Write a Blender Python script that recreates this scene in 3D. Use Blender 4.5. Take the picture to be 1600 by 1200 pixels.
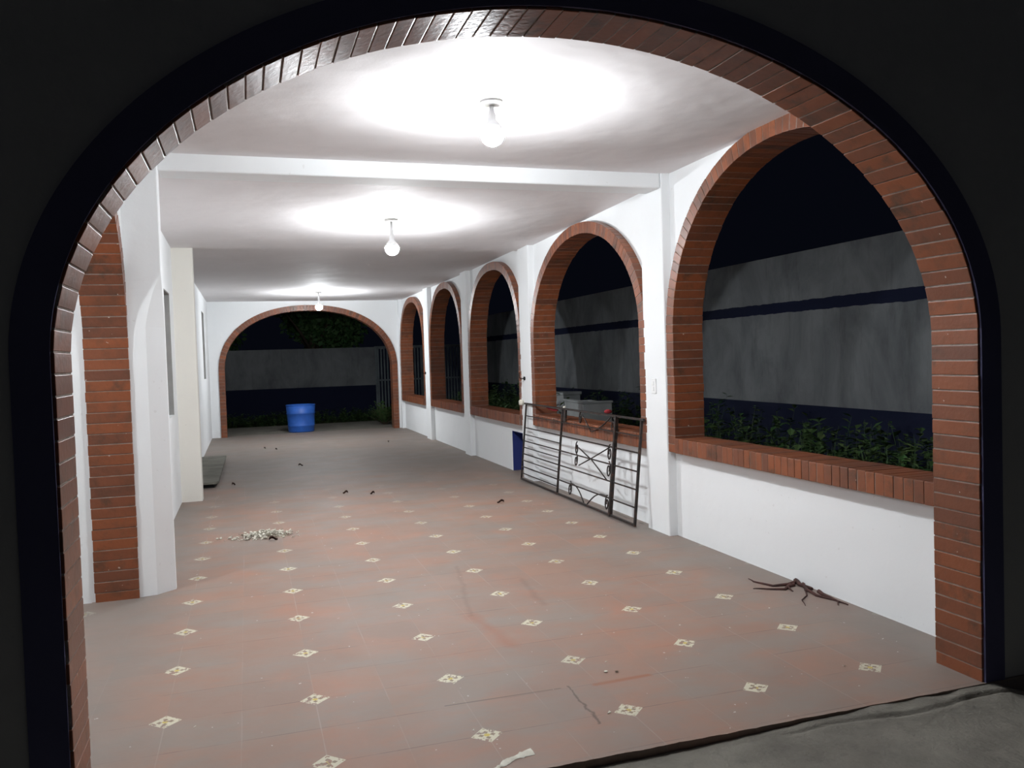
import bpy, bmesh, math, random
from mathutils import Vector, Matrix, noise
random.seed(7)
for o in list(bpy.data.objects): bpy.data.objects.remove(o)
scn = bpy.context.scene
C = scn.collection
PI = math.pi

# ---------------------------------------------------------------- camera
cd = bpy.data.cameras.new('camera'); cam = bpy.data.objects.new('camera', cd); C.objects.link(cam)
cd.sensor_fit = 'HORIZONTAL'; cd.sensor_width = 36.0; cd.lens = 1293.33 * 36 / 1600
cd.clip_start = 0.05; cd.clip_end = 200
Rr = Vector((0.95166656, -0.30552943, -0.03134529)); Ru = Vector((0.03995399, 0.02196248, 0.99896012)); Rf = Vector((0.30452329, 0.95192931, -0.03310807))
cam.matrix_world = Matrix(((Rr.x, Ru.x, -Rf.x, 0.374895), (Rr.y, Ru.y, -Rf.y, -3.634522), (Rr.z, Ru.z, -Rf.z, 1.452595), (0, 0, 0, 1)))
scn.camera = cam

# ---------------------------------------------------------------- world, night light, exposure
w = bpy.data.worlds.new('night_sky'); scn.world = w; w.use_nodes = True
bg = w.node_tree.nodes['Background']; bg.inputs[0].default_value = (0.30, 0.38, 0.75, 1); bg.inputs[1].default_value = 0.0055
sd = bpy.data.lights.new('facade_fill', 'SUN'); sd.energy = 0.029; sd.angle = 0.5; sd.color = (0.93, 0.95, 1.0)  # weak broad fill light added behind the camera to lift the dark facade
facade_fill = bpy.data.objects.new('facade_fill', sd); C.objects.link(facade_fill)
facade_fill.rotation_euler = Vector((-0.25, 0.9, -0.5)).to_track_quat('-Z', 'Y').to_euler()
scn.view_settings.view_transform = 'Standard'; scn.view_settings.look = 'None'
scn.view_settings.gamma = 1; scn.view_settings.exposure = 0.0; scn.view_settings.use_curve_mapping = False
BULB = 930.0

# ---------------------------------------------------------------- node helpers
class NT:
    def __init__(s, name):
        s.m = bpy.data.materials.new(name); s.m.use_nodes = True
        s.t = s.m.node_tree; s.b = s.t.nodes['Principled BSDF']
        s.out = s.t.nodes['Material Output']
    def n(s, ty, **kw):
        nd = s.t.nodes.new(ty)
        for k, v in kw.items(): setattr(nd, k, v)
        return nd
    def link(s, a, b): s.t.links.new(a, b)
    def put(s, sock, v):
        if hasattr(v, 'is_output') or hasattr(v, 'links'): s.link(v, sock)
        else: sock.default_value = v
    def math(s, op, a, b=0.0, c=None, clamp=False):
        nd = s.n('ShaderNodeMath', operation=op); nd.use_clamp = clamp
        s.put(nd.inputs[0], a); s.put(nd.inputs[1], b)
        if c is not None: s.put(nd.inputs[2], c)
        return nd.outputs[0]
    def pos(s):
        return s.n('ShaderNodeTexCoord').outputs['Object']
    def noise(s, scale, detail=4, rough=0.55, vec=None, dist=0.0, sc=None):
        nd = s.n('ShaderNodeTexNoise'); nd.inputs['Scale'].default_value = scale
        nd.inputs['Detail'].default_value = detail; nd.inputs['Roughness'].default_value = rough
        nd.inputs['Distortion'].default_value = dist
        v = vec or s.pos()
        if sc:
            mp = s.n('ShaderNodeMapping'); mp.inputs['Scale'].default_value = sc; s.link(v, mp.inputs[0]); v = mp.outputs[0]
        s.link(v, nd.inputs['Vector']); return nd.outputs['Fac']
    def ramp(s, fac, a, b, smooth=False):
        nd = s.n('ShaderNodeMapRange'); nd.clamp = True
        if smooth: nd.interpolation_type = 'SMOOTHSTEP'
        s.put(nd.inputs['Value'], fac); nd.inputs['From Min'].default_value = a; nd.inputs['From Max'].default_value = b
        return nd.outputs['Result']
    def mix(s, f, a, b):
        nd = s.n('ShaderNodeMix', data_type='RGBA')
        s.put(nd.inputs[0], f)
        for i, v in ((6, a), (7, b)):
            if isinstance(v, tuple): nd.inputs[i].default_value = (*v[:3], 1)
            else: s.link(v, nd.inputs[i])
        return nd.outputs[2]
    def col(s, v):
        if isinstance(v, tuple): s.b.inputs['Base Color'].default_value = (*v[:3], 1)
        else: s.link(v, s.b.inputs['Base Color'])
    def bump(s, h, strength=0.3, dist=0.01):
        nd = s.n('ShaderNodeBump'); nd.inputs['Strength'].default_value = strength; nd.inputs['Distance'].default_value = dist
        s.put(nd.inputs['Height'], h); s.link(nd.outputs[0], s.b.inputs['Normal'])
    def set(s, rough=0.7, spec=0.3, metal=0.0):
        s.b.inputs['Roughness'].default_value = rough; s.b.inputs['Specular IOR Level'].default_value = spec
        s.b.inputs['Metallic'].default_value = metal; return s

def simple(name, c, rough=0.6, spec=0.3, metal=0.0, c2=None, scale=6.0, bump=0.0):
    t = NT(name)
    if c2: t.col(t.mix(t.ramp(t.noise(scale), 0.35, 0.65), c, c2))
    else: t.col(c)
    t.set(rough, spec, metal)
    if bump: t.bump(t.noise(scale * 6), bump, 0.01)
    return t.m

def plaster(name, c, dirt, amount=0.25, wav=0.15):
    t = NT(name)
    big = t.ramp(t.noise(1.3, 5, 0.6, sc=(1, 1, 0.45)), 0.50, 0.85)
    f = t.math('MULTIPLY', big, amount)
    spots = t.math('GREATER_THAN', t.noise(26, 2, 0.5), 0.735)
    a = t.mix(f, c, dirt)
    t.col(t.mix(t.math('MULTIPLY', spots, 0.25), a, dirt))
    h = t.math('ADD', t.math('MULTIPLY', t.noise(1.7, 3, 0.5), 2.2), t.math('MULTIPLY', t.noise(45, 3, 0.6), 0.06))
    t.bump(h, wav, 0.06); t.set(0.75, 0.2)
    return t.m

M = {}
M['wall'] = plaster('white_plaster_paint', (0.85, 0.87, 0.88), (0.60, 0.59, 0.57), 0.12)
M['ceil'] = plaster('ceiling_paint', (0.80, 0.775, 0.78), (0.62, 0.585, 0.575), 0.30, 0.18)
M['cream'] = plaster('cream_paint', (0.78, 0.76, 0.70), (0.6, 0.58, 0.52), 0.2)
M['lining'] = simple('lining_grey', (0.36, 0.36, 0.35), 0.9, 0.1, c2=(0.30, 0.30, 0.29), scale=5)
M['navy'] = simple('navy_paint', (0.09, 0.09, 0.17), 0.6, 0.2)
M['facade'] = plaster('facade_paint', (0.42, 0.42, 0.41), (0.28, 0.28, 0.28), 0.3)

def brick_mat(name, base, alt, dark, rough=0.45):
    t = NT(name)
    g = t.n('ShaderNodeNewGeometry').outputs['Random Per Island']
    c = t.mix(g, base, alt)
    n1 = t.ramp(t.noise(9, 5, 0.65), 0.48, 0.72)
    g2 = t.ramp(t.math('FRACT', t.math('MULTIPLY', g, 7.31)), 0.55, 1.0)
    f = t.math('MULTIPLY', n1, t.math('ADD', t.math('MULTIPLY', g2, 0.6), 0.5), clamp=True)
    c = t.mix(f, c, dark)
    sp = t.math('GREATER_THAN', t.noise(38, 1, 0.5), 0.80)
    c = t.mix(t.math('MULTIPLY', sp, 0.6), c, (0.7, 0.66, 0.6))
    t.col(c); t.bump(t.noise(38, 3, 0.5), 0.13, 0.01); t.set(rough, 0.38)
    return t.m
M['brick'] = brick_mat('clay_brick', (0.255, 0.078, 0.031), (0.155, 0.058, 0.033), (0.058, 0.038, 0.027), 0.36)
M['mortar'] = simple('mortar', (0.30, 0.255, 0.225), 0.9, 0.1, c2=(0.18, 0.15, 0.13), scale=14, bump=0.4)

# floor: terracotta tile with a small glazed diamond at every second corner
t = NT('terracotta_tile')
sep = t.n('ShaderNodeSeparateXYZ'); t.link(t.pos(), sep.inputs[0]); X, Y = sep.outputs[0], sep.outputs[1]
RUST, DARKC = (0.30, 0.12, 0.07), (0.06, 0.04, 0.033)
CR = [((1.52, 0.85, 1.59, 0.31, 0.005, 0.06), RUST, 0.5), ((1.72, 1.96, 1.52, 0.85, 0.003, 0.02), DARKC, 0.16), ((1.66, -0.28, 1.64, -0.67, 0.001, 0.006), DARKC, 0.7),
      ((1.12, -0.28, 1.62, -0.29, 0.001, 0.006), DARKC, 0.6), ((1.79, -0.31, 2.05, -0.30, 0.004, 0.02), RUST, 0.9), ((2.03, 1.46, 1.97, 0.88, 0.004, 0.03), DARKC, 0.16), ((3.42, 0.85, 3.5, 0.15, 0.03, 0.09), RUST, 0.6)]
def cell(v, p):   # signed distance to nearest multiple of p
    return t.math('MULTIPLY', t.math('SUBTRACT', t.math('FRACT', t.math('ADD', t.math('DIVIDE', v, p), 100.5)), 0.5), p)
gx, gy = t.math('ABSOLUTE', cell(X, 0.3)), t.math('ABSOLUTE', cell(Y, 0.3))
wob = t.math('MULTIPLY', t.noise(7, 3, 0.6), 0.004)
lx = t.math('LESS_THAN', gx, t.math('ADD', wob, 0.0005))
ly = t.math('LESS_THAN', gy, t.math('ADD', wob, 0.0002))
ix = t.math('FLOOR', t.math('DIVIDE', X, 0.3)); iy = t.math('FLOOR', t.math('DIVIDE', Y, 0.3))
cb = t.n('ShaderNodeCombineXYZ'); t.link(ix, cb.inputs[0]); t.link(iy, cb.inputs[1])
wn = t.n('ShaderNodeTexWhiteNoise'); wn.noise_dimensions = '2D'; t.link(cb.outputs[0], wn.inputs['Vector'])
base = t.mix(wn.outputs['Value'], (0.315, 0.188, 0.14), (0.27, 0.186, 0.150))
base = t.mix(t.math('MULTIPLY', t.ramp(t.noise(2.4, 5, 0.65, dist=0.6), 0.50, 0.68), 0.6), base, (0.37, 0.18, 0.12))
base = t.mix(t.math('MULTIPLY', t.ramp(t.noise(1.9, 6, 0.62, sc=(0.6, 1.2, 1)), 0.44, 0.62), 0.75), base, (0.25, 0.215, 0.188))
base = t.mix(t.math('MULTIPLY', ly, t.math('MULTIPLY', t.ramp(t.noise(3.0), 0.42, 0.6), 0.7)), base, (0.15, 0.10, 0.085))
base = t.mix(t.math('MULTIPLY', lx, t.math('MULTIPLY', t.ramp(t.noise(2.1), 0.42, 0.7), 0.5)), base, (0.38, 0.32, 0.28))
lu, lv = cell(X, 0.6), cell(Y, 0.6)
au, av = t.math('ABSOLUTE', lu), t.math('ABSOLUTE', lv)
d = t.math('ADD', au, av)
wear = t.math('GREATER_THAN', t.noise(34, 3, 0.6), 0.435)
fade = t.math('SUBTRACT', 1.0, t.math('MULTIPLY', t.ramp(Y, 2.5, 6.5), 0.95))
dia = t.math('MULTIPLY', fade, t.math('MULTIPLY', t.math('LESS_THAN', d, 0.064), wear))
rr = t.math('SQRT', t.math('ADD', t.math('MULTIPLY', lu, lu), t.math('MULTIPLY', lv, lv)))
mx = t.math('MAXIMUM', au, av); mn = t.math('MINIMUM', au, av)
pet = t.math('LESS_THAN', t.math('ADD', t.math('MULTIPLY', t.math('ABSOLUTE', t.math('SUBTRACT', mx, 0.023)), 1.0), t.math('MULTIPLY', mn, 1.15)), 0.0125)
pet = t.math('MULTIPLY', pet, t.math('GREATER_THAN', rr, 0.011))
cen = t.math('LESS_THAN', rr, 0.012)
cor = t.math('LESS_THAN', t.math('ADD', t.math('ABSOLUTE', t.math('SUBTRACT', mx, 0.053)), mn), 0.0055)
ins = t.mix(0.0, (0.60, 0.56, 0.43), (0, 0, 0))
ins = t.mix(t.math('MULTIPLY', cor, 0.8), ins, (0.30, 0.22, 0.12))
ins = t.mix(t.math('MULTIPLY', pet, 0.85), ins, (0.20, 0.135, 0.085))
ins = t.mix(t.math('MULTIPLY', cen, 0.9), ins, (0.55, 0.42, 0.08))
base = t.mix(dia, base, ins)
def seg(x0, y0, x1, y1, w_, soft):      # worn cracks and rust-red stains in the tiles
    dx, dy = x1 - x0, y1 - y0; L2 = dx * dx + dy * dy
    wx = t.math('ADD', X, t.math('MULTIPLY', t.math('SUBTRACT', t.noise(5, 4, 0.6), 0.5), 0.09))
    px_, py_ = t.math('SUBTRACT', wx, x0), t.math('SUBTRACT', Y, y0)
    h_ = t.math('DIVIDE', t.math('ADD', t.math('MULTIPLY', px_, dx), t.math('MULTIPLY', py_, dy)), L2, clamp=True)
    ex, ey_ = t.math('SUBTRACT', px_, t.math('MULTIPLY', h_, dx)), t.math('SUBTRACT', py_, t.math('MULTIPLY', h_, dy))
    dd = t.math('SQRT', t.math('ADD', t.math('MULTIPLY', ex, ex), t.math('MULTIPLY', ey_, ey_)))
    return t.math('SUBTRACT', 1.0, t.ramp(dd, w_, w_ + soft))
for (a_, c_, f_) in CR: base = t.mix(t.math('MULTIPLY', seg(*a_), f_), base, c_)
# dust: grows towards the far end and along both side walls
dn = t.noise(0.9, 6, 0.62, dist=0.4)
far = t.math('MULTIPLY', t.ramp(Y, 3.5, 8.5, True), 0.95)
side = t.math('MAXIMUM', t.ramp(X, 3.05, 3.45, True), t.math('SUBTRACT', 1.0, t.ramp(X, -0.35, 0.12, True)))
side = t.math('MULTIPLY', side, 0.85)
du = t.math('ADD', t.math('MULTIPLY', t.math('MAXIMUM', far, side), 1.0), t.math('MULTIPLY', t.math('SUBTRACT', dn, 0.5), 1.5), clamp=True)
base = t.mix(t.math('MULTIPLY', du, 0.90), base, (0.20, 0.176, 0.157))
sp = t.math('MULTIPLY', t.math('GREATER_THAN', t.noise(30, 2, 0.5), 0.74), t.math('GREATER_THAN', t.noise(2.5, 2), 0.50))
base = t.mix(t.math('MULTIPLY', sp, 0.75), base, (0.62, 0.58, 0.53))
t.col(base)
gr = t.math('MULTIPLY', t.math('MAXIMUM', lx, ly), -0.35)
t.bump(t.math('ADD', gr, t.math('MULTIPLY', t.noise(20, 4, 0.6), 0.4)), 0.35, 0.005)
rg = t.math('ADD', t.math('MULTIPLY', t.noise(3.0, 4), 0.3), 0.48); t.link(rg, t.b.inputs['Roughness'])
t.b.inputs['Specular IOR Level'].default_value = 0.3
M['floor'] = t.m

t = NT('rough_concrete')
c = t.mix(t.ramp(t.noise(2.2, 6, 0.65), 0.38, 0.66), (0.225, 0.212, 0.18), (0.15, 0.14, 0.12))
c = t.mix(t.math('MULTIPLY', t.ramp(t.noise(13, 5, 0.7), 0.56, 0.75), 0.6), c, (0.10, 0.092, 0.085))
t.col(c); t.bump(t.math('ADD', t.noise(9, 6, 0.7), t.math('MULTIPLY', t.noise(70, 3), 0.25)), 0.6, 0.02); t.set(0.9, 0.15)
M['concrete'] = t.m
M['soil'] = simple('soil', (0.045, 0.042, 0.028), 0.95, 0.05, c2=(0.03, 0.045, 0.015), scale=3, bump=0.8)

t = NT('stained_boundary_wall')   # white upper part, navy stripe and navy dado, damp streaks
sep = t.n('ShaderNodeSeparateXYZ'); t.link(t.pos(), sep.inputs[0]); Z = sep.outputs[2]
st = t.ramp(t.noise(1.1, 6, 0.65, sc=(1.3, 1.3, 0.8), dist=0.5), 0.40, 0.66)
c = t.mix(t.math('MULTIPLY', st, 0.75), (0.20, 0.21, 0.215), (0.085, 0.092, 0.098))
c = t.mix(t.math('MULTIPLY', t.ramp(t.noise(7, 5, 0.7, sc=(1, 1, 0.15)), 0.55, 0.75), 0.5), c, (0.065, 0.065, 0.065))
dado = t.math('LESS_THAN', Z, 0.80)
ed = t.math('MULTIPLY', t.math('SUBTRACT', t.noise(6, 3), 0.5), 0.03)
zz = t.math('ADD', Z, ed)
stripe = t.math('MULTIPLY', t.math('GREATER_THAN', zz, 1.865), t.math('LESS_THAN', zz, 1.99))
c = t.mix(t.math('MAXIMUM', dado, stripe), c, (0.009, 0.012, 0.032))
t.col(c); t.set(0.85, 0.15); t.bump(t.noise(12, 5), 0.3, 0.01)
M['yardwall'] = t.m

t = NT('iron'); t.col(t.mix(t.ramp(t.noise(30, 4), 0.5, 0.7), (0.020, 0.017, 0.016), (0.075, 0.035, 0.022))); t.set(0.6, 0.4, 0.2); M['iron'] = t.m
t = NT('bulb_glow'); t.b.inputs['Emission Color'].default_value = (0.93, 0.97, 1.0, 1); t.b.inputs['Emission Strength'].default_value = BULB; t.col((0.9, 0.9, 0.9)); M['bulb'] = t.m
M['plastic_white'] = simple('white_plastic', (0.86, 0.87, 0.87), 0.4, 0.4)
M['porcelain'] = simple('old_porcelain', (0.55, 0.54, 0.52), 0.5, 0.3)
M['drum'] = simple('blue_plastic', (0.03, 0.13, 0.52), 0.45, 0.4, c2=(0.025, 0.10, 0.40), scale=5)
M['board'] = simple('weathered_board', (0.21, 0.205, 0.175), 0.85, 0.15, c2=(0.13, 0.125, 0.105), scale=4, bump=0.5)
M['black'] = simple('black_rubber', (0.008, 0.008, 0.009), 0.7, 0.2)
M['chip'] = simple('plaster_chips', (0.72, 0.69, 0.60), 0.85, 0.15, c2=(0.55, 0.52, 0.44), scale=20)
M['darkleaf'] = simple('dry_dark_leaf', (0.05, 0.028, 0.022), 0.9, 0.1)
M['root'] = simple('dead_root', (0.085, 0.040, 0.034), 0.85, 0.15, c2=(0.05, 0.03, 0.028), scale=18)
M['blue'] = simple('blue_paint', (0.022, 0.035, 0.16), 0.6, 0.3)
M['red'] = simple('red_rag', (0.22, 0.02, 0.025), 0.8, 0.2)
M['masonry'] = simple('whitewashed_masonry', (0.50, 0.52, 0.52), 0.8, 0.15, c2=(0.40, 0.42, 0.42), scale=2, bump=0.2)
M['sheet'] = simple('grey_gate_paint', (0.16, 0.19, 0.20), 0.6, 0.3, c2=(0.10, 0.12, 0.13), scale=3)
M['bark'] = simple('bark', (0.07, 0.055, 0.04), 0.9, 0.1, bump=0.6)
def leafmat(name, a, b):
    t = NT(name); g = t.n('ShaderNodeNewGeometry').outputs['Random Per Island']
    t.col(t.mix(g, a, b)); t.set(0.6, 0.3); return t.m
M['weed'] = leafmat('weed_leaf', (0.022, 0.070, 0.016), (0.065, 0.100, 0.032))
M['leaf'] = leafmat('tree_leaf', (0.035, 0.10, 0.03), (0.07, 0.13, 0.045))

# ---------------------------------------------------------------- mesh helpers
class MB:
    def __init__(s): s.v = []; s.f = []; s.sm = []
    def quad(s, *pts):
        b = len(s.v); s.v += [tuple(p) for p in pts]; s.f.append(tuple(range(b, b + len(pts)))); s.sm.append(False)
    def hexa(s, p):    # 8 points: bottom 4, top 4 (same winding)
        b = len(s.v); s.v += [tuple(q) for q in p]
        for q in ((0, 3, 2, 1), (4, 5, 6, 7), (0, 1, 5, 4), (1, 2, 6, 5), (2, 3, 7, 6), (3, 0, 4, 7)):
            s.f.append(tuple(b + i for i in q)); s.sm.append(False)
    def box(s, x0, x1, y0, y1, z0, z1):
        s.hexa([(x0, y0, z0), (x1, y0, z0), (x1, y1, z0), (x0, y1, z0), (x0, y0, z1), (x1, y0, z1), (x1, y1, z1), (x0, y1, z1)])
    def tube(s, pts, r, n=6, closed=False):
        pts = [Vector(p) for p in pts]; b = len(s.v); k = len(pts); up = None
        for i, p in enumerate(pts):
            tdir = (pts[min(i + 1, k - 1)] - pts[max(i - 1, 0)]).normalized()
            if up is None:
                up = Vector((0, 0, 1)) if abs(tdir.z) < 0.9 else Vector((1, 0, 0))
            sx = tdir.cross(up).normalized(); up = sx.cross(tdir).normalized()
            ri = r[i] if isinstance(r, (list, tuple)) else r
            for j in range(n):
                a = 2 * PI * (j + 0.5) / n
                s.v.append(tuple(p + sx * math.cos(a) * ri + up * math.sin(a) * ri))
        for i in range(k - 1):
            for j in range(n):
                q = (j + 1) % n
                s.f.append((b + i * n + j, b + i * n + q, b + (i + 1) * n + q, b + (i + 1) * n + j)); s.sm.append(n > 4)
        s.f.append(tuple(b + j for j in range(n))[::-1]); s.sm.append(False)
        s.f.append(tuple(b + (k - 1) * n + j for j in range(n))); s.sm.append(False)
    def lathe(s, prof, cx=0, cy=0, n=32, cap=True):
        b = len(s.v)
        for (r, z) in prof:
            for j in range(n):
                a = 2 * PI * j / n; s.v.append((cx + r * math.cos(a), cy + r * math.sin(a), z))
        for i in range(len(prof) - 1):
            for j in range(n):
                q = (j + 1) % n
                s.f.append((b + i * n + j, b + i * n + q, b + (i + 1) * n + q, b + (i + 1) * n + j)); s.sm.append(True)
        if cap:
            s.f.append(tuple(b + j for j in range(n))[::-1]); s.sm.append(False)
            e = b + (len(prof) - 1) * n; s.f.append(tuple(e + j for j in range(n))); s.sm.append(False)
    def build(s, name, mat, parent=None, bevel=0.0, loc=None, kind=None):
        me = bpy.data.meshes.new(name); me.from_pydata(s.v, [], s.f); me.update()
        for p, q in zip(me.polygons, s.sm): p.use_smooth = q
        bm = bmesh.new(); bm.from_mesh(me); bmesh.ops.recalc_face_normals(bm, faces=bm.faces); bm.to_mesh(me); bm.free()
        o = bpy.data.objects.new(name, me); C.objects.link(o)
        me.materials.append(mat)
        if loc: o.location = loc
        if parent: o.parent = parent
        if kind: o['kind'] = kind
        if bevel:
            md = o.modifiers.new('bevel', 'BEVEL'); md.width = bevel; md.segments = 2; md.limit_method = 'ANGLE'
        return o
def empty(name, loc=(0, 0, 0), rz=0.0, kind=None):
    o = bpy.data.objects.new(name, None); C.objects.link(o); o.location = loc; o.rotation_euler = (0, 0, rz); o.empty_display_size = 0.1
    if kind: o['kind'] = kind
    return o
def tag(o, label, cat, group=None, kind=None):
    o['label'] = label; o['category'] = cat
    if group: o['group'] = group
    if kind: o['kind'] = kind
    return o

# ---------------------------------------------------------------- arches
# arch = (centre, half width, spring z, top z, exponent, foot z) in the wall's own (u, z) plane
def arch_path(A, n=400):
    c, a, s, tz, e, z0 = A; pts = []
    for i in range(60): pts.append(Vector((c + a, z0 + (s - z0) * i / 60)))
    for i in range(n + 1):
        th = PI * i / n; cs, sn = math.cos(th), math.sin(th)
        pts.append(Vector((c + a * math.copysign(abs(cs) ** (2 / e), cs), s + (tz - s) * abs(sn) ** (2 / e))))
    for i in range(1, 61): pts.append(Vector((c - a, s + (z0 - s) * i / 60)))
    return pts
def resample(pts, step):
    L = [0]
    for i in range(1, len(pts)): L.append(L[-1] + (pts[i] - pts[i - 1]).length)
    n = max(2, round(L[-1] / step)); out = []; j = 0
    for k in range(n + 1):
        d = L[-1] * k / n
        while j < len(L) - 2 and L[j + 1] < d: j += 1
        f = (d - L[j]) / max(1e-9, L[j + 1] - L[j]); out.append(pts[j].lerp(pts[j + 1], f))
    return out
def normals(P, A):
    N = []; cen = Vector((A[0], A[2]))
    for i in range(len(P)):
        t_ = (P[min(i + 1, len(P) - 1)] - P[max(i - 1, 0)]).normalized(); nn = Vector((t_.y, -t_.x)); N.append(nn)
    N[0] = Vector((1, 0)); N[-1] = Vector((-1, 0))
    return N
def ring(A, width, d0, d1, P3, parent, course=0.066, joint=0.005, recess=0.0025, painted=None):
    """individual bricks along the arch; P3(u, z, d) -> 3D; d0 = room side face"""
    P = resample(arch_path(A), course); N = normals(P, A)
    mb = MB(); rnd = random.Random(int(A[0] * 1000))
    for i in range(len(P) - 1):
        p, q, np_, nq = P[i], P[i + 1], N[i], N[i + 1]
        L = (q - p).length; f = joint / 2 / L
        a, b = p.lerp(q, f), p.lerp(q, 1 - f)
        na, nb = np_.lerp(nq, f).normalized(), np_.lerp(nq, 1 - f).normalized()
        j1 = rnd.uniform(-0.0014, 0.0014); j2 = rnd.uniform(-0.0015, 0.0015); j3 = rnd.uniform(-0.003, 0.003)
        a1, b1 = a + na * j1, b + nb * j1; a2, b2 = a + na * width, b + nb * width
        D0, D1 = d0 + j2, d1 + j3
        mb.hexa([P3(*a1, D0), P3(*a1, D1), P3(*a2, D1), P3(*a2, D0), P3(*b1, D0), P3(*b1, D1), P3(*b2, D1), P3(*b2, D0)])
    o = mb.build('brick_arch', M['brick'], parent, bevel=0.0025)
    mc = MB(); sg = 1 if d1 > d0 else -1
    for i in range(len(P) - 1):
        a, b = P[i] + N[i] * recess, P[i + 1] + N[i + 1] * recess
        a2, b2 = P[i] + N[i] * (width - 0.003), P[i + 1] + N[i + 1] * (width - 0.003); D0, D1 = d0 + recess * sg, d1 - recess * sg
        mc.quad(P3(*a, D0), P3(*b, D0), P3(*b2, D0), P3(*a2, D0)); mc.quad(P3(*a, D1), P3(*b, D1), P3(*b2, D1), P3(*a2, D1))
        mc.quad(P3(*a, D0), P3(*b, D0), P3(*b, D1), P3(*a, D1)); mc.quad(P3(*a2, D0), P3(*b2, D0), P3(*b2, D1), P3(*a2, D1))
    mc.build('mortar', M['mortar'], parent)
    return o
def outer(A, width, n=160):
    P = resample(arch_path(A), 0.05); N = normals(P, A)
    return [p + m * width for p, m in zip(P, N)]
def spandrel(mb, A, width, u0, u1, d0, d1, P3, H, zb=None):
    """wall around one arched opening between u0 and u1, from the opening's foot up to H(u)"""
    O = outer(A, width - 0.012)          # runs from +u foot over the top to -u foot
    cu = A[0]; zf = A[5]
    def slab(a, b, c, e):
        mb.hexa([P3(*a, d0), P3(*b, d0), P3(*c, d0), P3(*e, d0), P3(*a, d1), P3(*b, d1), P3(*c, d1), P3(*e, d1)])
    for i in range(len(O) - 1):
        a, b = O[i], O[i + 1]
        if abs(a.x - b.x) < 1e-5: continue
        if b.x > a.x: continue
        if a.y > H(a.x) - 0.003 and b.y > H(b.x) - 0.003: continue
        slab((a.x, min(a.y, H(a.x) - .002)), (b.x, min(b.y, H(b.x) - .002)), (b.x, H(b.x)), (a.x, H(a.x)))
    ur, ul = O[0].x, O[-1].x
    if u1 > ur: slab((u1, zf), (ur, zf), (ur, H(ur)), (u1, H(u1)))
    if u0 < ul: slab((ul, zf), (u0, zf), (u0, H(u0)), (ul, H(ul)))

FR = (1.575, 1.735, 1.48, 2.655, 2.0, -0.01)
BAYS = [ (0.74, 1.30, 1.56, 2.75, 2.1, 0.67, 0.115),
         (3.945, 1.325, 1.66, 2.625, 2.0, 0.655, 0.125),
         (6.97, 1.12, 1.50, 2.60, 2.35, 0.62, 0.125),
         (9.75, 1.08, 1.50, 2.60, 2.35, 0.615, 0.12),
         (12.62, 1.14, 1.55, 2.58, 2.35, 0.60, 0.12)]
BACK = (1.645, 1.69, 1.32, 2.535, 2.2, -0.01)
LEFT = (0.74, 1.30, 1.56, 2.75, 2.1, -0.01)
RW = 0.108
def ceil_z(y):
    pts = [(-2, 2.85), (2.17, 2.84), (2.45, 2.79), (5.85, 2.718), (5.87, 2.762), (8.5, 2.735), (30, 2.73)]
    for (a, za), (b, zb) in zip(pts, pts[1:]):
        if y <= b: return za + (zb - za) * (y - a) / (b - a)
    return 2.72
PX = lambda u, z, d: (d, u, z)      # walls along Y
PY = lambda u, z, d: (u, d, z)      # walls along X

# ---- right wall
mb = MB()
edges = [-0.67, 2.355, 5.60, 8.37, 11.17, 14.0]
for k, B in enumerate(BAYS):
    A = B[:6]; u0, u1 = edges[k], edges[k + 1]
    H = lambda y: ceil_z(y) + 0.02
    A2 = A if A[0] - A[1] - RW > u0 else A
    spandrel(mb, A2, RW, max(u0, -0.67), u1, 3.57, 3.75, PX, H)
    if k == 2:
        mb.box(3.57, 3.75, u0, 5.95, -0.1, A[5] + 0.004); mb.box(3.57, 3.75, 6.41, u1, -0.1, A[5] + 0.004); mb.box(3.57, 3.75, 5.95, 6.41, 0.51, A[5] + 0.004)
    else: mb.box(3.57, 3.75, u0, u1, -0.1, A[5] + 0.004)
wr = mb.build('wall_right', M['wall'], kind='structure')
for y0, y1 in ((2.17, 2.535), (5.40, 5.77), (8.22, 8.55), (10.96, 11.35), (13.88, 14.0)):
    m_ = MB(); m_.box(3.497, 3.60, y0, y1, -0.02, 2.90); m_.build('pilaster', M['wall'], wr, bevel=0.008)
m_ = MB()
m_.box(3.572, 3.748, 6.402, 6.415, 0.0, 0.515); m_.box(3.572, 3.748, 5.945, 5.958, 0.0, 0.515); m_.box(3.572, 3.748, 5.958, 6.402, 0.502, 0.515)
m_.build('drain_hatch_lining', M['blue'], wr)['label'] = 'navy blue painted edge of the low hatch'

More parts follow.
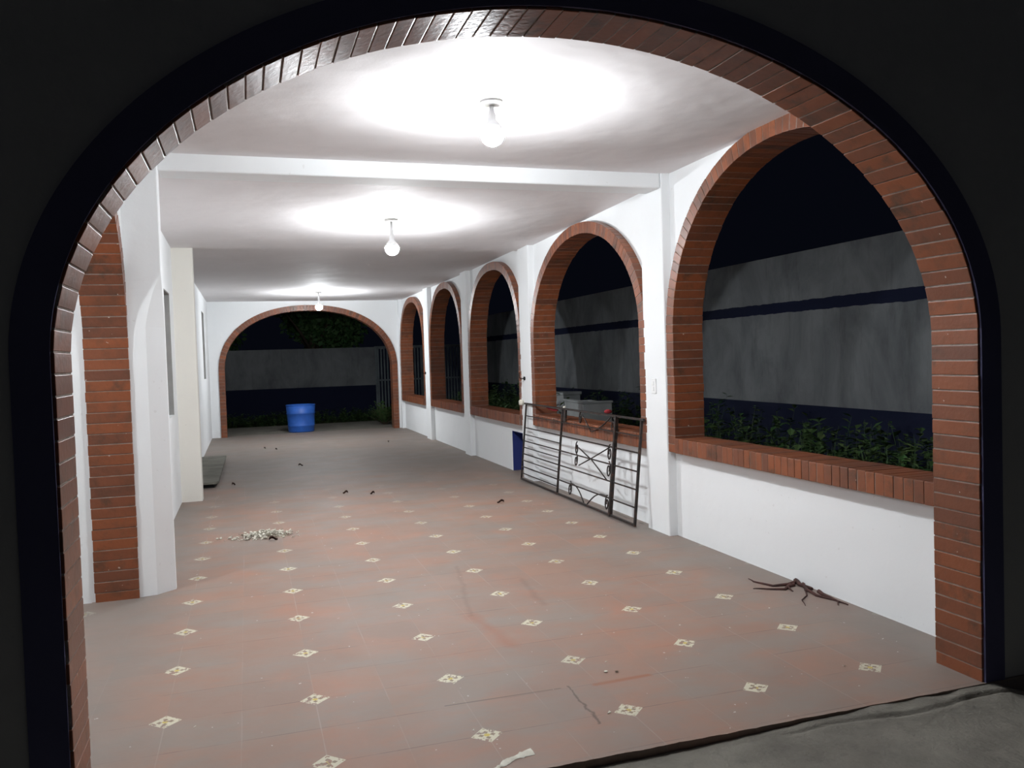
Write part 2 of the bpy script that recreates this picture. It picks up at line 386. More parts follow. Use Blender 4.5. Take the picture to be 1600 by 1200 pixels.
# ---- windows: brick surround and sill in the right wall
wl = ['large brick arched opening nearest the camera in the right wall', 'brick arched opening behind the leaning iron grille', 'third brick arched opening, above the low blue hatch',
      'fourth brick arched opening along the right wall', 'farthest brick arched opening in the right wall, beside the end arch']
for k, B in enumerate(BAYS):
    A = B[:6]; wn_ = empty('window_%d' % (k + 1), (3.6, A[0], A[5]), kind='structure'); wn_['label'] = wl[k]
    par = empty_par = wn_
    inv = Vector((-3.6, -A[0], -A[5]))
    P3 = lambda u, z, d, i=inv: (d + i.x, u + i.y, z + i.z)
    ring(A, RW, 3.497, 3.755, P3, wn_)
    sb = MB(); y = A[0] - A[1]; y1 = A[0] + A[1]; n = round((y1 - y) / 0.066); h = B[6]
    for i in range(n):
        a = y + (y1 - y) * i / n + 0.0022; b = y + (y1 - y) * (i + 1) / n - 0.0022; jz = random.uniform(-0.0015, 0.0015); jx = random.uniform(-0.002, 0.002)
        p = [(3.487 + jx, a, A[5]), (3.76, a, A[5]), (3.76, b, A[5]), (3.487 + jx, b, A[5]), (3.487 + jx, a, A[5] + h + jz), (3.76, a, A[5] + h + jz), (3.76, b, A[5] + h + jz), (3.487 + jx, b, A[5] + h + jz)]
        sb.hexa([Vector(q) + inv for q in p])
    sb.build('brick_sill', M['brick'], wn_, bevel=0.003)
    ms = MB(); ms.hexa([Vector(q) + inv for q in [(3.490, y, A[5] + .003), (3.757, y, A[5] + .003), (3.757, y1, A[5] + .003), (3.490, y1, A[5] + .003), (3.490, y, A[5] + h - .0035), (3.757, y, A[5] + h - .0035), (3.757, y1, A[5] + h - .0035), (3.490, y1, A[5] + h - .0035)]])
    ms.build('sill_mortar', M['mortar'], wn_)

# ---- left wall: arch in the first bay, pier with a stopped chamfer, blind slots
mb = MB(); spandrel(mb, LEFT, RW, -0.67, 2.07, -0.575, -0.335, PX, lambda y: ceil_z(y) + 0.02)
SL = []
def slotwall(mb, xw, y0, y1, s0, s1, z0, z1, th=0.24):
    x1 = xw - th; zt = 2.80
    mb.box(x1, xw, y0, s0, -0.02, zt); mb.box(x1, xw, s1, y1, -0.02, zt)
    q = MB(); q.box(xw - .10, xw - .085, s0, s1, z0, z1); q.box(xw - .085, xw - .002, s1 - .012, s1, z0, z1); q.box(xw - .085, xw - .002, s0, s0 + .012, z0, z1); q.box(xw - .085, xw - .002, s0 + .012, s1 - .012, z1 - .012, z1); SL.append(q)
    mb.box(x1, xw, s0, s1, -0.02, z0); mb.box(x1, xw, s0, s1, z1, zt); mb.box(x1, xw - 0.10, s0, s1, z0, z1)
slotwall(mb, -0.34, 2.20, 5.86, 4.82, 5.42, 0.97, 2.20)
slotwall(mb, -0.335, 6.02, 14.0, 11.75, 12.55, 1.22, 2.42)
wlft = mb.build('wall_left', M['wall'], kind='structure')
for q in SL: q.build('slot_lining', M['lining'], wlft)['label'] = 'plain grey lining inside the narrow slot'  # flat grey panels on the back, sides and top of each slot
# pier with chamfer stop
mb = MB(); NZ = 60; rings = []
for i in range(NZ + 1):
    z = -0.01 + (2.86 + 0.01) * i / NZ
    f = 1.0 if z < 1.72 else max(0.0, 1 - ((z - 1.72) / 0.30)) ** 0.6 if z < 2.02 else 0.0
    cx = 0.10 * f + 0.004; cy = 0.09 * f + 0.004
    rings.append([(-0.575, 2.05, z), (-0.335, 2.055, z), (-0.12 - cx, 2.075, z), (-0.12 - cx * 0.5, 2.075 + cy * 0.5, z), (-0.12, 2.075 + cy, z), (-0.12, 2.215, z), (-0.575, 2.215, z)])
b = 0
for r_ in rings: mb.v += r_
for i in range(NZ):
    for j in range(7):
        q = (j + 1) % 7; mb.f.append((i * 7 + j, i * 7 + q, (i + 1) * 7 + q, (i + 1) * 7 + j)); mb.sm.append(False)
mb.f.append(tuple(range(7))[::-1]); mb.sm.append(False); mb.f.append(tuple(NZ * 7 + j for j in range(7))); mb.sm.append(False)
mb.build('pier', M['wall'], wlft)
m_ = MB(); m_.box(-0.58, -0.13, 5.86, 6.05, -0.02, 2.80); m_.build('pilaster', M['cream'], wlft, bevel=0.01)['label'] = 'cream painted pilaster'
d3 = empty('door_3', (-0.45, 0.74, 0), kind='structure'); d3['label'] = 'brick arched side opening on the left, half hidden by the front arch'
inv3 = Vector((0.45, -0.74, 0))
ring(LEFT, RW, -0.325, -0.58, lambda u, z, d: (d + inv3.x, u + inv3.y, z + inv3.z), d3)
m_ = MB(); m_.box(-5.0, -0.575, 2.06, 2.30, -0.1, 3.3); m_.build('wall_house', M['wall'], kind='structure')

# ---- front wall with the big arch
mb = MB(); spandrel(mb, FR, RW + 0.005, -2.2, 3.9, -0.91, -0.665, PY, lambda u: 3.6)
wf = mb.build('wall_front', M['facade'], kind='structure')
mb = MB(); spandrel(mb, FR, RW + 0.005, -0.57, 3.57, -0.666, -0.655, PY, lambda u: 2.845); mb.build('inner_plaster', M['wall'], wf)
d1 = empty('door_1', (1.575, -0.8, 0), kind='structure'); d1['label'] = 'large brick arched entrance framing the whole view'
ring(FR, RW, -0.662, -0.912, lambda u, z, d: (u - 1.575, d + 0.8, z), d1)
# navy painted face of the arch ring
mb = MB(); P = resample(arch_path(FR), 0.04); N = normals(P, FR)
for i in range(len(P) - 1):
    a, b = P[i] + N[i] * 0.010, P[i + 1] + N[i + 1] * 0.010; a2, b2 = P[i] + N[i] * 0.116, P[i + 1] + N[i + 1] * 0.116
    q = [(v.x - 1.575, y + 0.8, v.y) for y in (-0.922, -0.912) for v in (a, b, b2, a2)]
    mb.hexa(q)
mb.build('painted_band', M['navy'], d1)['label'] = 'navy painted outer face'

# ---- end wall
mb = MB(); spandrel(mb, BACK, 0.115, -0.575, 3.75, 14.0, 14.24, PY, lambda u: 2.74)
mb.build('wall_back', M['wall'], kind='structure')
d2 = empty('door_2', (1.645, 14.1, 0), kind='structure'); d2['label'] = 'wide brick arch at the far end of the corridor'
ring(BACK, 0.115, 13.975, 14.25, lambda u, z, d: (u - 1.645, d - 14.1, z), d2)

# ---- ceiling and beams
mb = MB(); ys = [-0.67, 0.5, 1.5, 2.17, 2.45, 3.5, 4.6, 5.85, 5.87, 7, 8.5, 10, 12, 14.24]
for a, b in zip(ys, ys[1:]):
    za, zb = ceil_z(a), ceil_z(b)
    mb.hexa([(-0.60, a, za), (3.76, a, za), (3.76, b, zb), (-0.60, b, zb), (-0.60, a, 3.2), (3.76, a, 3.2), (3.76, b, 3.2), (-0.60, b, 3.2)])
ce = mb.build('ceiling', M['ceil'], kind='structure')
m_ = MB(); m_.box(-0.125, 3.495, 2.178, 2.42, 2.725, 2.86); m_.build('beam', M['wall'], ce, bevel=0.01)

# ---- floor and ground
def grid(x0, x1, y0, y1, nx, ny, fz):
    mb = MB()
    for j in range(ny + 1):
        for i in range(nx + 1):
            x = x0 + (x1 - x0) * i / nx; y = y0 + (y1 - y0) * j / ny; mb.v.append((x, y, fz(x, y)))
    for j in range(ny):
        for i in range(nx):
            k = j * (nx + 1) + i; mb.f.append((k, k + 1, k + nx + 2, k + nx + 1)); mb.sm.append(True)
    return mb
mb = MB(); n = 240; xs = [-0.6 + 4.36 * i / n for i in range(n + 1)]
def ey(x):
    return -0.925 + 0.006 * noise.noise(Vector((x * 9, 0, 0))) + 0.004 * noise.noise(Vector((x * 31, 3, 0)))
for a, b in zip(xs, xs[1:]):
    mb.quad((a, ey(a), 0), (b, ey(b), 0), (b, -0.6, 0), (a, -0.6, 0))
    mb.quad((a, ey(a), -0.12), (b, ey(b), -0.12), (b, ey(b), 0), (a, ey(a), 0))
mb.quad((-0.6, -0.6, 0), (3.76, -0.6, 0), (3.76, 14.25, 0), (-0.6, 14.25, 0))
mb.quad((-0.6, 14.25, 0), (3.76, 14.25, 0), (3.76, 14.25, -0.12), (-0.6, 14.25, -0.12))
mb.quad((-4.0, -0.66, -0.004), (-0.598, -0.66, -0.004), (-0.598, 2.1, -0.004), (-4.0, 2.1, -0.004))
mb.build('floor', M['floor'], kind='structure')
def gz(x, y):
    k = max(0, min(1, (x - 1.9) / 0.9)); out = max(0, min(1, (x - 3.36) / 0.22))
    base = -0.029 - 0.05 * out
    base += 0.004 * noise.noise(Vector((x * 2.2, y * 2.2, 0))) + 0.0022 * noise.noise(Vector((x * 14, y * 14, 5))) + 0.001 * noise.noise(Vector((x * 45, y * 45, 2)))
    d = -0.935 - y     # distance out from the slab edge
    w_ = 0.13 + 0.05 * noise.noise(Vector((x * 3.5, 7, 1)))
    rid = math.exp(-(max(0, d) / w_) ** 2) * 0.027 * k * (1 - out) * (0.9 + 0.35 * noise.noise(Vector((x * 6, y * 12, 2))))
    c1 = noise.noise(Vector((x * 3.0 + 3, 1.7, 9))) * 0.05 + 0.055     # wandering crack line in the mortar
    if k > 0: rid -= 0.022 * k * math.exp(-((d - c1) / 0.010) ** 2) * max(0, min(1, 0.5 + 2.2 * noise.noise(Vector((x * 2.6, 4, 4)))))
    base += rid
    return min(base, -0.003)
mb = MB(); NX, NY = 640, 150; gx0, gx1 = -1.4, 4.4
for j_ in range(NY + 1):
    y = -0.90 - 3.6 * (j_ / NY) ** 2.0
    for i_ in range(NX + 1): x = gx0 + (gx1 - gx0) * i_ / NX; mb.v.append((x, y, gz(x, y)))
for j_ in range(NY):
    for i_ in range(NX): k_ = j_ * (NX + 1) + i_; mb.f.append((k_, k_ + 1, k_ + NX + 2, k_ + NX + 1)); mb.sm.append(True)
mb.build('ground', M['concrete'], kind='structure')
m_ = MB(); m_.quad((-8, -9, -0.09), (8, -9, -0.09), (8, -0.95, -0.09), (-8, -0.95, -0.09)); m_.build('ground_outer', M['concrete'], kind='structure')
mb = grid(-12, 6.4, 14.3, 26, 30, 30, lambda x, y: -0.10 + 0.03 * noise.noise(Vector((x, y, 0)))); mb.build('ground_yard', M['soil'], kind='structure')
mb = grid(3.755, 6.4, -0.9, 14.3, 12, 40, lambda x, y: -0.10 + 0.03 * noise.noise(Vector((x, y, 0)))); mb.build('ground_side', M['soil'], kind='structure')
mb = MB(); mb.box(-0.6, 3.75, 14.26, 16.7, -0.12, -0.012); mb.build('terrace_slab', M['concrete'], kind='structure')
# yard walls
mb = MB(); mb.box(6.4, 6.6, -6, 19.2, -0.2, 2.54); mb.build('wall_yard_right', M['yardwall'], kind='structure')
mb = MB(); mb.box(-12, 3.72, 19.0, 19.2, -0.2, 1.83); mb.build('wall_yard_back', M['yardwall'], kind='structure')

# ---------------------------------------------------------------- lamps
def lamp(x, y, zb, label, k=1.0):
    zc = ceil_z(y); r = empty('ceiling_lamp', (x, y, zc)); tag(r, label, 'lamp', 'bare bulbs on the ceiling')
    m = MB(); m.lathe([(0.055, -0.022), (0.062, -0.014), (0.064, 0.0)]); m.build('ceiling_plate', M['porcelain'], r)
    L = zb - zc       # lowest point, negative
    m = MB(); m.lathe([(0.060, L + 0.0855), (0.050, L + 0.110), (0.034, L + 0.128), (0.024, L + 0.138), (0.024, L + 0.165), (0.016, L + 0.19), (0.016, L + 0.195), (0.012, -0.02)], n=20); m.build('socket', M['plastic_white'], r)
    m = MB(); prof = []
    for i in range(1, 13):
        a = math.radians(20 - i * 110 / 12); prof.append((max(0.0015, 0.064 * math.cos(a)), L + 0.064 + 0.064 * math.sin(a)))
    m.lathe(prof, n=24); bm_ = M['bulb'].copy(); bm_.node_tree.nodes['Principled BSDF'].inputs['Emission Strength'].default_value = BULB * k
    m.build('bulb', bm_, r)['label'] = 'glowing white bulb'
lamp(1.70, 0.72, 2.60, 'lit bare bulb nearest the camera, in the widest glow')
lamp(1.705, 4.04, 2.425, 'lit bare bulb behind the ceiling beam, middle one of three', 1.15)
lamp(1.675, 11.8, 2.40, 'lit bare bulb farthest away, just before the end arch', 1.3)

m = MB(); m.box(-4.0, -0.60, -0.66, 2.06, 2.86, 3.2); m.build('ceiling_porch', M['ceil'], kind='structure')
lamp(-2.1, 0.55, 2.62, 'lit bare bulb in the side porch beyond the left arch', 1.1)

# ---------------------------------------------------------------- iron grille leaning on the second sill
P00, P10 = Vector((3.385, 5.53, 0.012)), Vector((3.385, 2.56, 0.012)); UP = Vector((0.090, 0, 0.885))
g = empty('iron_grille', (3.39, 4.0, 0)); tag(g, 'black wrought iron grille lying on its side, leaning against the brick sill', 'grille')
Uv = (P10 - P00).normalized(); Vv = UP.normalized(); Wv = Uv.cross(Vv).normalized(); O3 = Vector((-3.39, -4.0, 0)); LEN = (P10 - P00).length; HT = UP.length
G = lambda u, v, w=0.0: P00 + Uv * u + Vv * v + Wv * w + O3
def bar(name, pts, r, n=4):
    m = MB(); m.tube(pts, r, n); return m.build(name, M['iron'], g)
bar('frame_rail', [G(-0.06, HT), G(LEN + 0.04, HT)], 0.013); bar('frame_rail', [G(0, 0.012), G(LEN, 0.012)], 0.013)
bar('post', [G(0, 0), G(0, HT)], 0.012); bar('post', [G(1.17, -0.0), G(1.17, HT)], 0.013)
bar('post', [G(2.48, 0), G(2.48, HT)], 0.022); bar('post', [G(LEN, 0), G(LEN, HT)], 0.014)
for v in (0.61, 0.455, 0.305, 0.155, 0.75): bar('crossbar', [G(0, v), G(LEN, v)], 0.0075)
for v in (0.53, 0.38, 0.23, 0.08): bar('crossbar', [G(0, v), G(1.17, v)], 0.0065)
def scroll(cu, cv, s, flip, turn=1.35, name='scroll'):
    pts = []
    for i in range(30):
        t_ = i / 29; a = flip * (t_ * turn * 2 * PI) + PI / 2; r_ = s * (1 - 0.72 * t_)
        pts.append(G(cu + r_ * math.cos(a) * 0.55, cv + r_ * math.sin(a), -0.012))
    return pts
def scrolls(pairs, name='scroll'):
    m = MB()
    for p in pairs: m.tube(p, 0.0065, 5)
    return m.build(name, M['iron'], g)
UM = 1.95
scrolls([[G(UM - 0.02, 0.455, -.012), G(UM - 0.32, 0.53, -.012)], [G(UM, 0.455, -.012), G(UM - 0.28, 0.36, -.012)], [G(UM, 0.455, -.012), G(UM + 0.40, 0.60, -.012)], [G(UM, 0.455, -.012), G(UM + 0.40, 0.30, -.012)]], 'cross_ornament')
scrolls([scroll(UM - 0.36, 0.52, 0.065, 1), scroll(UM - 0.36, 0.40, 0.065, -1)])
scrolls([scroll(UM + 0.41, 0.55, 0.075, 1), scroll(UM + 0.41, 0.40, 0.075, -1)])
def arc(u0, v0, u1, v1, bow):
    return [G(u0 + (u1 - u0) * k / 14, v0 + (v1 - v0) * k / 14 + bow * math.sin(PI * k / 14), -0.012) for k in range(15)]
scrolls([arc(UM - 0.10, 0.02, UM - 0.46, 0.16, 0.045), arc(UM - 0.02, 0.02, UM + 0.40, 0.16, 0.05), scroll(UM - 0.47, 0.105, 0.075, -1), scroll(UM + 0.42, 0.10, 0.07, 1)])
scrolls([arc(UM - 0.05, HT - 0.18, UM - 0.28, HT - 0.04, 0.01), arc(UM - 0.02, HT - 0.18, UM + 0.38, HT - 0.02, -0.02), scroll(UM - 0.32, HT - 0.07, 0.06, 1), scroll(UM + 0.44, HT - 0.09, 0.075, -1)])
m = MB(); m.hexa([G(1.13, HT - .13, -.02), G(1.25, HT - .13, -.02), G(1.25, HT - .13, .0), G(1.13, HT - .13, .0), G(1.13, HT - .01, -.02), G(1.25, HT - .01, -.02), G(1.25, HT - .01, .0), G(1.13, HT - .01, .0)]); m.build('latch_plate', M['iron'], g)
m = MB(); m.lathe([(0.002, 0), (0.03, 0.004), (0.038, 0.02), (0.025, 0.034), (0.002, 0.04)], n=14)
tag(m.build('tied_rag', M['red'], loc=(G(2.30, HT + 0.012) - O3)), 'small red rag tied on the top rail of the iron grille', 'rag')
m = MB(); m.tube([Vector((0, 0, 0)), Vector((0.004, -0.12, -0.02)), Vector((0.0, -0.26, -0.035)), Vector((0.0, -0.42, -0.03))], [0.009, 0.014, 0.012, 0.009], 6)
tag(m.build('red_cloth_strip', M['red'], loc=(G(0.55, HT + 0.005, -0.02) - O3)), 'dark red cloth strip hanging along the left end of the grille rail', 'cloth')
m = MB(); m.tube([(0, 0, -0.07), (-0.004, 0.01, -0.02), (0, 0.0, 0.03), (0.006, -0.008, 0.045)], [0.008, 0.016, 0.02, 0.01], 6)
tag(m.build('tape_knot', M['chip'], loc=(G(1.13, HT - 0.02, -0.035) - O3)), 'pale cloth knot tied to the grille beside its latch plate', 'cloth')

# ---------------------------------------------------------------- small fixtures
s = empty('light_switch', (3.497, 2.365, 1.18)); tag(s, 'white double light switch on the pilaster between the first two arches', 'light switch')
m = MB(); m.box(-0.009, 0.0, -0.038, 0.038, -0.06, 0.06); m.build('plate', M['plastic_white'], s, bevel=0.003)
for z in (-0.022, 0.022):
    m = MB(); m.box(-0.014, -0.008, -0.014, 0.014, z - 0.016, z + 0.016); m.build('rocker', M['plastic_white'], s, bevel=0.002)
for y, z, lb in ((5.62, 1.19, 'black wall hook on the pilaster left of the grille'), (11.28, 1.20, 'black wall hook on the pilaster beside the farthest arched window')):
    hk = empty('wall_hook', (3.497, y, z)); tag(hk, lb, 'hook', 'black hooks on the pilasters')
    m = MB(); m.lathe([(0.022, 0.0), (0.022, 0.012)], n=12); o = m.build('base', M['black'], hk); o.rotation_euler = (0, -PI / 2, 0)
    m = MB(); m.tube([(-0.008, 0, 0), (-0.05, 0, -0.004), (-0.065, 0, 0.012), (-0.066, 0, 0.05), (-0.06, 0, 0.075)], 0.006, 6); m.build('hook', M['black'], hk)
m = MB(); m.tube([(0, 0, 0.0), (-0.012, 0.03, -0.06), (-0.006, 0.055, -0.16), (-0.012, 0.06, -0.25)], 0.003, 5)
tag(m.build('hanging_cable', M['plastic_white'], loc=(3.485, 5.64, 1.17)), 'thin pale cable hanging from the wall hook left of the grille', 'cable')
m = MB(); m.lathe([(0.018, 0), (0.03, 0.01), (0.032, 0.05), (0.02, 0.065), (0.008, 0.07)], n=14)
tag(m.build('lamp_socket', M['chip'], loc=(3.470, 5.70, 0.87)), 'cream lamp socket at the end of the hanging cable', 'lamp socket')

# ---------------------------------------------------------------- board on the floor at the left
bo = empty('wooden_board', (-0.155, 8.3, 0)); tag(bo, 'long grey board lying along the left wall behind the cream pilaster', 'board')
m = MB(); pts = [(-0.17, 1.5), (-0.17, -1.5), (0.10, -1.5), (0.135, -1.48), (0.16, -1.42), (0.18, 1.5)]
nb = len(pts)
for z in (0.045, 0.072): m.v += [(x, y, z) for x, y in pts]
for j in range(nb): q = (j + 1) % nb; m.f.append((j, q, nb + q, nb + j)); m.sm.append(False)
m.f.append(tuple(range(nb))[::-1]); m.f.append(tuple(nb + j for j in range(nb))); m.sm += [False, False]
m.build('top_board', M['board'], bo)
m = MB(); m.box(-0.165, 0.11, -1.47, 1.4, 0.0, 0.045); m.build('base_strip', M['black'], bo, bevel=0.01)['label'] = 'black underside strip'

# ---------------------------------------------------------------- debris
def shard(m, x, y, z, s, rnd=random, flat=0.35):
    k = rnd.choice((3, 4, 5)); a0 = rnd.random() * 6; t1, t2 = rnd.uniform(-.5, .5), rnd.uniform(-.5, .5); b = len(m.v)
    ring_ = [(x + s * rnd.uniform(.6, 1) * math.cos(a0 + 2 * PI * i / k), y + s * rnd.uniform(.6, 1) * math.sin(a0 + 2 * PI * i / k)) for i in range(k)]
    for dz in (0, s * flat):
        for (px, py) in ring_: m.v.append((px, py, z + dz + s * .5 + t1 * (px - x) + t2 * (py - y)))
    for i in range(k): q = (i + 1) % k; m.f.append((b + i, b + q, b + k + q, b + k + i)); m.sm.append(False)
    m.f.append(tuple(b + i for i in range(k))[::-1]); m.f.append(tuple(b + k + i for i in range(k))); m.sm += [False, False]
m = MB(); r_ = random.Random(3)
for i in range(420):
    u = r_.gauss(0, 0.115); v = r_.gauss(0, 0.07); hgt = 0.045 * math.exp(-(u / .14) ** 2 - (v / .085) ** 2)
    shard(m, u, v, r_.random() * hgt - 0.004, r_.uniform(0.006, 0.019), r_)
tag(m.build('plaster_rubble', M['chip'], loc=(0.46, 3.66, 0.002)), 'small heap of broken cream plaster on the tiles near the left pier', 'rubble', kind='stuff')
chips = [(0.945, 1.88, -0.19), ]
CH = [(1.88, -0.20, .012, 'upper left of the three flakes'), (1.925, -0.215, .011, 'upper right of the three flakes'), (1.93, -0.09, .008, 'smallest one behind the cluster of flakes'), (1.715, -0.60, .010, 'by the broken slab edge'),
      (2.72, 0.10, .007, 'in the open tiles toward the right wall'), (2.90, -0.55, .009, 'near the foot of the right jamb'), (1.16, -0.55, .007, 'near the front middle of the floor'), (1.32, 1.05, .007, 'in the middle of the floor'), (0.95, 2.9, .008, 'right of the plaster heap'), (0.12, -0.1, .007, 'near the left jamb'),
      (3.1, 0.3, .008, 'close to the low white wall'), (0.0, 4.3, .010, 'left behind the plaster heap')]
for x, y, s_, lb in CH:
    m = MB(); shard(m, 0, 0, -s_ * .5, s_, r_, 0.2); tag(m.build('plaster_flake', M['chip'], loc=(x, y, 0.004)), 'tiny white plaster flake on the tiles, ' + lb, 'plaster flake', 'loose plaster flakes on the tiles')
m = MB(); b0 = 0; K = 22; top = []
for i in range(K):
    t_ = i / (K - 1); x = t_ * 0.20; wd = 0.008 + 0.014 * t_ + 0.014 * noise.noise(Vector((i * .7, 0.3, 0)))
    y = 0.02 * math.sin(t_ * 3) + 0.10 * t_; m.v += [(x, y - wd, 0.0005), (x, y, 0.003), (x, y + wd, 0.0005)]
for i in range(K - 1):
    for j in range(2): k = i * 3 + j; m.f.append((k, k + 1, k + 4, k + 3)); m.sm.append(True)
tag(m.build('plaster_smear', M['chip'], loc=(1.12, -0.895, 0.001)), 'white smear of dried plaster at the slab edge in the foreground', 'plaster smear')
LV = [(0.53, 3.44, 'at the front edge of the plaster heap'), (1.36, 5.60, 'left one of the middle pair'), (1.63, 5.41, 'right one of the middle pair'), (2.72, 11.0, 'far off near the end arch'), (2.73, 4.22, 'in front of the grille'), (0.17, 6.93, 'in front of the long board'), (0.62, 11.2, 'at the far left before the end arch'), (0.80, 10.9, 'far left, nearer than its neighbour'), (1.05, 8.4, 'halfway down the dusty floor')]
for x, y, lb in LV:
    m = MB(); K = 7; L_ = r_.uniform(0.022, 0.036)
    for i in range(K):
        t_ = i / (K - 1); wd = L_ * 0.42 * math.sin(PI * (0.05 + 0.9 * t_)); zc_ = 0.012 + 0.012 * math.sin(t_ * 5)
        m.v += [(L_ * (2 * t_ - 1), -wd, zc_ + 0.012), (L_ * (2 * t_ - 1), 0, zc_ - .006), (L_ * (2 * t_ - 1), wd, zc_ + 0.014)]
    for i in range(K - 1):
        for j in range(2): k = i * 3 + j; m.f.append((k, k + 1, k + 4, k + 3)); m.sm.append(True)
    o = m.build('dry_leaf', M['darkleaf'], loc=(x, y, 0.0)); o.rotation_euler = (0, 0, r_.random() * 3); tag(o, 'small dark dry leaf on the floor, ' + lb, 'leaf', 'dry leaves on the floor')
    md = o.modifiers.new('thick', 'SOLIDIFY'); md.thickness = 0.002
# dead roots creeping out of the crack under the first arch
m = MB()
def rootp(pts, r0, r1, sub=6):
    pts = [(a[0], a[1], a[2] * .6) for a in pts]; P_ = []
    for a, b in zip(pts, pts[1:]):
        for k in range(sub):
            t_ = k / sub; q = Vector(a).lerp(Vector(b), t_); q += Vector((noise.noise(q * 9), noise.noise(q * 9 + Vector((5, 0, 0))), 0)) * 0.012; P_.append(q)
    P_.append(Vector(pts[-1])); n_ = len(P_)
    for q in P_: q.z = max(q.z, 0.004)
    m.tube(P_, [r0 + (r1 - r0) * i / (n_ - 1) for i in range(n_)], 6)
RT = [([(3.555, 0.66, .02), (3.47, 0.64, .012), (3.38, 0.66, .006), (3.33, 0.79, .004), (3.34, 0.86, .004)], .020, .003), ([(3.48, 0.63, .010), (3.40, 0.57, .006), (3.32, 0.62, .004), (3.24, 0.66, .003)], .016, .003),
      ([(3.555, 0.60, .016), (3.50, 0.50, .012), (3.49, 0.40, .01), (3.52, 0.28, .008), (3.53, 0.18, .005)], .017, .005), ([(3.545, 0.45, .012), (3.53, 0.35, .01), (3.52, 0.25, .008), (3.48, 0.20, .004)], .018, .003),
      ([(3.50, 0.62, .012), (3.44, 0.60, .01), (3.42, 0.52, .006)], .018, .004), ([(3.56, 0.68, .02), (3.53, 0.60, .02), (3.54, 0.50, .014)], .022, .01), ([(3.50, 0.52, .008), (3.44, 0.42, .004), (3.36, 0.36, .003), (3.31, 0.26, .003)], .007, .002)]
for p_, a_, b_ in RT: rootp(p_, a_ * .75, b_ * .8)
tag(m.build('dead_root', M['root']), 'dark red brown dead roots spreading from the foot of the low white wall', 'root')

# ---------------------------------------------------------------- blue drum
dr = empty('plastic_drum', (1.445, 14.62, -0.012)); tag(dr, 'blue plastic drum standing on the slab beyond the end arch', 'drum')
m = MB(); m.lathe([(0.262, 0), (0.272, 0.03), (0.275, 0.12), (0.283, 0.13), (0.283, 0.15), (0.277, 0.16), (0.29, 0.38), (0.299, 0.39), (0.299, 0.41), (0.293, 0.42), (0.306, 0.575), (0.300, 0.575), (0.268, 0.03), (0.001, 0.03)], n=48)
m.build('body', M['drum'], dr)
m = MB(); m.lathe([(0.300, 0.560), (0.312, 0.564), (0.312, 0.578), (0.300, 0.582), (0.300, 0.560)], n=48, cap=False); m.build('rim', M['drum'], dr)

WX, WY = 0.42, 0.95
# ---------------------------------------------------------------- masonry outside, gate, trees, weeds
wt = empty('masonry_trough', (4.76, 6.90, -0.1), -0.10); tag(wt, 'white masonry trough outside, seen over the grille through the second arch', 'trough')
m = MB(); m.box(0, WX, 0, 0.08, 0, 0.87); m.box(0, WX, WY - .08, WY, 0, 0.87); m.box(0, 0.08, .08, WY - .08, 0, 0.87); m.box(WX - .08, WX, .08, WY - .08, 0, 0.87); m.box(0.08, WX - .08, .08, WY - .08, 0, 0.5)
m.build('basin', M['masonry'], wt, bevel=0.01)
m = MB(); m.box(-0.015, WX + .015, -0.015, 0.085, 0.87, 0.90); m.box(-0.015, 0.085, 0.085, WY, 0.87, 0.90); m.build('rim', M['masonry'], wt, bevel=0.008)
pl = empty('masonry_block', (5.62, 9.9, -0.1), -1.2); tag(pl, 'grey masonry block behind the white trough in the side yard', 'masonry block')
m = MB(); m.box(-0.25, 0.25, -0.2, 0.2, 0, 0.86); m.build('body', M['masonry'], pl, bevel=0.01); m = MB(); m.box(-0.27, 0.27, -0.22, 0.22, 0.86, 0.91); m.build('cap', M['masonry'], pl, bevel=0.01)
gt = empty('yard_gate', (5.05, 19.05, -0.1)); tag(gt, 'grey metal bar gate closing the yard beside the far boundary wall', 'gate')
m = MB(); m.box(-1.33, 1.33, -0.03, 0.03, 1.88, 1.95); m.box(-1.33, 1.33, -0.03, 0.03, 0.08, 0.14); m.box(-1.33, 1.33, -0.03, 0.03, 1.0, 1.04)
for x in (-1.30, 0.0, 1.27): m.box(x - .03, x + .03, -0.035, 0.035, 0.02, 1.95)
m.build('frame', M['sheet'], gt)
for k in range(30):
    x = -1.24 + 2.46 * k / 29; m = MB(); m.box(x - .02, x + .02, -.012, .012, .12, 1.9); m.build('upright', M['sheet'], gt)

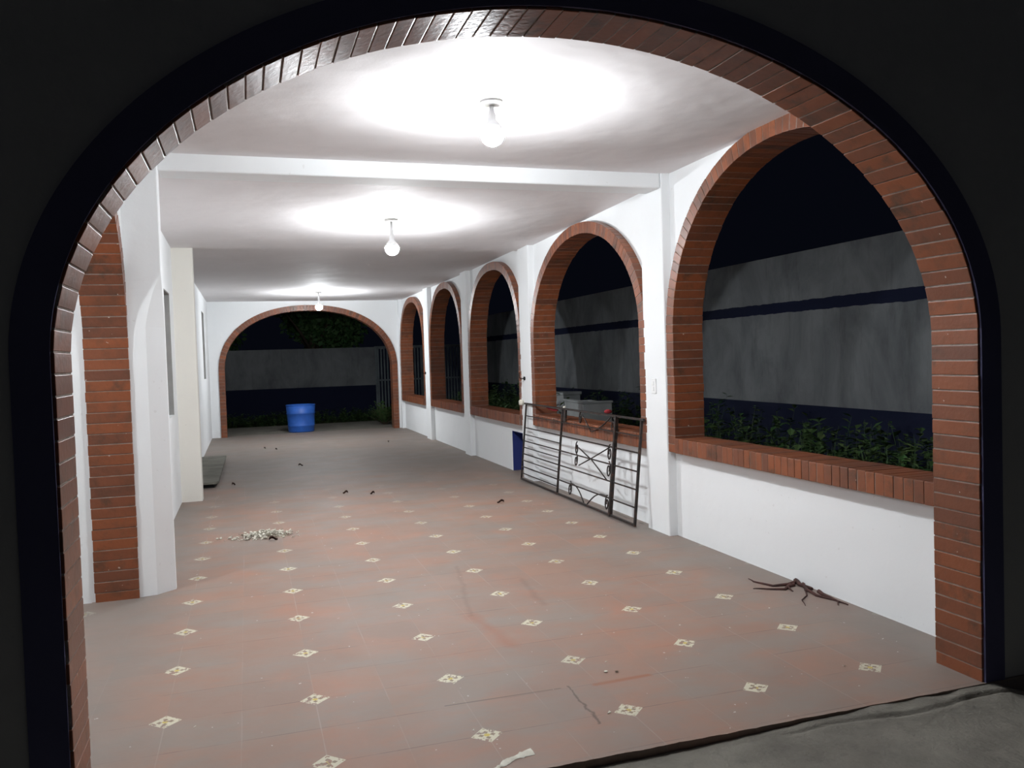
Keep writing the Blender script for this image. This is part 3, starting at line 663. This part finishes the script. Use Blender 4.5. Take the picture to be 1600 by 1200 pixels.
def leafblob(m, cx, cy, cz, rx, ry, rz, n, size, rnd, shell=0.5):
    for i in range(n):
        a = rnd.random() * 2 * PI; ct = rnd.uniform(-1, 1); st_ = math.sqrt(1 - ct * ct); rr_ = (shell + (1 - shell) * rnd.random())
        p = Vector((cx + rx * rr_ * st_ * math.cos(a), cy + ry * rr_ * st_ * math.sin(a), cz + rz * rr_ * ct))
        d_ = Vector((rnd.uniform(-1, 1), rnd.uniform(-1, 1), rnd.uniform(-.9, .4))).normalized(); s_ = Vector((rnd.uniform(-1, 1), rnd.uniform(-1, 1), rnd.uniform(-.4, .4))).cross(d_).normalized()
        L1 = size * rnd.uniform(.7, 1.4); m.quad(p, p + d_ * L1 * .5 + s_ * L1 * .28, p + d_ * L1, p + d_ * L1 * .5 - s_ * L1 * .28)
def tree(x, y, h, r, n, label):
    rnd = random.Random(int(x * 100 + y)); tr = empty('tree', (x, y, -0.1)); tag(tr, label, 'tree', 'trees behind the yard wall')
    m = MB(); m.tube([(0, 0, 0), (0.05, 0, h * .3), (-.05, .05, h * .55), (0, 0, h * .8)], [.14, .11, .08, .03], 8)
    for k in range(5):
        a = k * 1.3; m.tube([(0, 0, h * .45), (r * .35 * math.cos(a), r * .35 * math.sin(a), h * .62), (r * .7 * math.cos(a), r * .7 * math.sin(a), h * .75)], [.06, .04, .015], 6)
    m.build('trunk', M['bark'], tr)
    m = MB()
    for k in range(9):
        a = rnd.random() * 6.3; q = r * .6 * rnd.random() ** .5
        leafblob(m, q * math.cos(a), q * math.sin(a), h * .75 + rnd.uniform(-.32, .3) * h * .6, r * .5, r * .5, h * .2, n // 9, 0.16, rnd)
    m.build('foliage', M['leaf'], tr)
tree(-1.05, 20.9, 4.2, 1.5, 9000, 'leafy tree at the left behind the far yard wall')
tree(2.25, 20.9, 3.9, 1.5, 9000, 'leafy tree behind the far yard wall, above the blue drum')
def weed(m, x, y, h, rnd, z0=-0.1):
    lean = Vector((rnd.uniform(-.25, .25), rnd.uniform(-.25, .25), 1)) * h
    base_ = Vector((x, y, z0)); m.tube([base_, base_ + lean * .5, base_ + lean], [.004, .003, .0015], 3)
    for k in range(int(7 + h * 14)):
        t_ = rnd.uniform(.25, 1.02); p = base_ + lean * t_; a = rnd.random() * 6.3
        d_ = Vector((math.cos(a), math.sin(a), rnd.uniform(-.2, .9))).normalized(); s_ = d_.cross(Vector((0, 0, 1))).normalized(); L1 = rnd.uniform(.05, .13)
        m.quad(p, p + d_ * L1 * .5 + s_ * L1 * .25, p + d_ * L1 + Vector((0, 0, -.02)), p + d_ * L1 * .5 - s_ * L1 * .25)
m = MB(); rnd = random.Random(11)
for i in range(1500):
    x = rnd.uniform(4.15, 6.1); y = rnd.uniform(-0.3, 13.5)
    if 3.6 < y < 8.2 and x < 5.5: continue
    if 9.4 < y < 10.4 and 5.2 < x < 6.1: continue
    if 3.4 < y < 6.2 and x < 5.6: h = rnd.uniform(.15, .4)
    else: h = rnd.uniform(.45, .86) * (1 + 0.35 * noise.noise(Vector((x * 1.5, y * 1.2, 0)))) * (1.1 if y > 4 else 1.0)
    weed(m, x, y, h, rnd)
tag(m.build('weeds', M['weed']), 'dark green weeds growing between the arcade and the side yard wall', 'weeds', kind='stuff')
m = MB()
for i in range(700):
    x = rnd.uniform(-3, 6.0); y = rnd.uniform(16.9, 18.7); weed(m, x, y, rnd.uniform(.12, .35), rnd)
tag(m.build('grass', M['weed']), 'low dark grass in front of the far yard wall', 'grass', kind='stuff')
bs = empty('leafy_shrub', (3.35, 15.3, -0.02)); tag(bs, 'small leafy shrub at the right foot of the end arch', 'shrub')
m = MB(); st2 = MB()
for k in range(46):
    a = rnd.random() * 6.3; e = rnd.uniform(.5, 1.25); L1 = rnd.uniform(.3, .62); d_ = Vector((math.cos(a) * math.cos(e), math.sin(a) * math.cos(e), math.sin(e))); st2.tube([(0, 0, 0), d_ * L1 * .6, d_ * L1 + Vector((0, 0, -.05))], [.006, .004, .002], 4)
    for j in range(9):
        p = d_ * L1 * (.3 + .08 * j); s_ = d_.cross(Vector((0, 0, 1))).normalized() * (1 if j % 2 else -1); q = (s_ + d_ * .6).normalized() * .09; n_ = q.cross(d_).normalized().cross(q) * .28
        m.quad(p, p + q * .5 + n_, p + q, p + q * .5 - n_)
st2.build('stems', M['bark'], bs); m.build('leaves', M['weed'], bs)
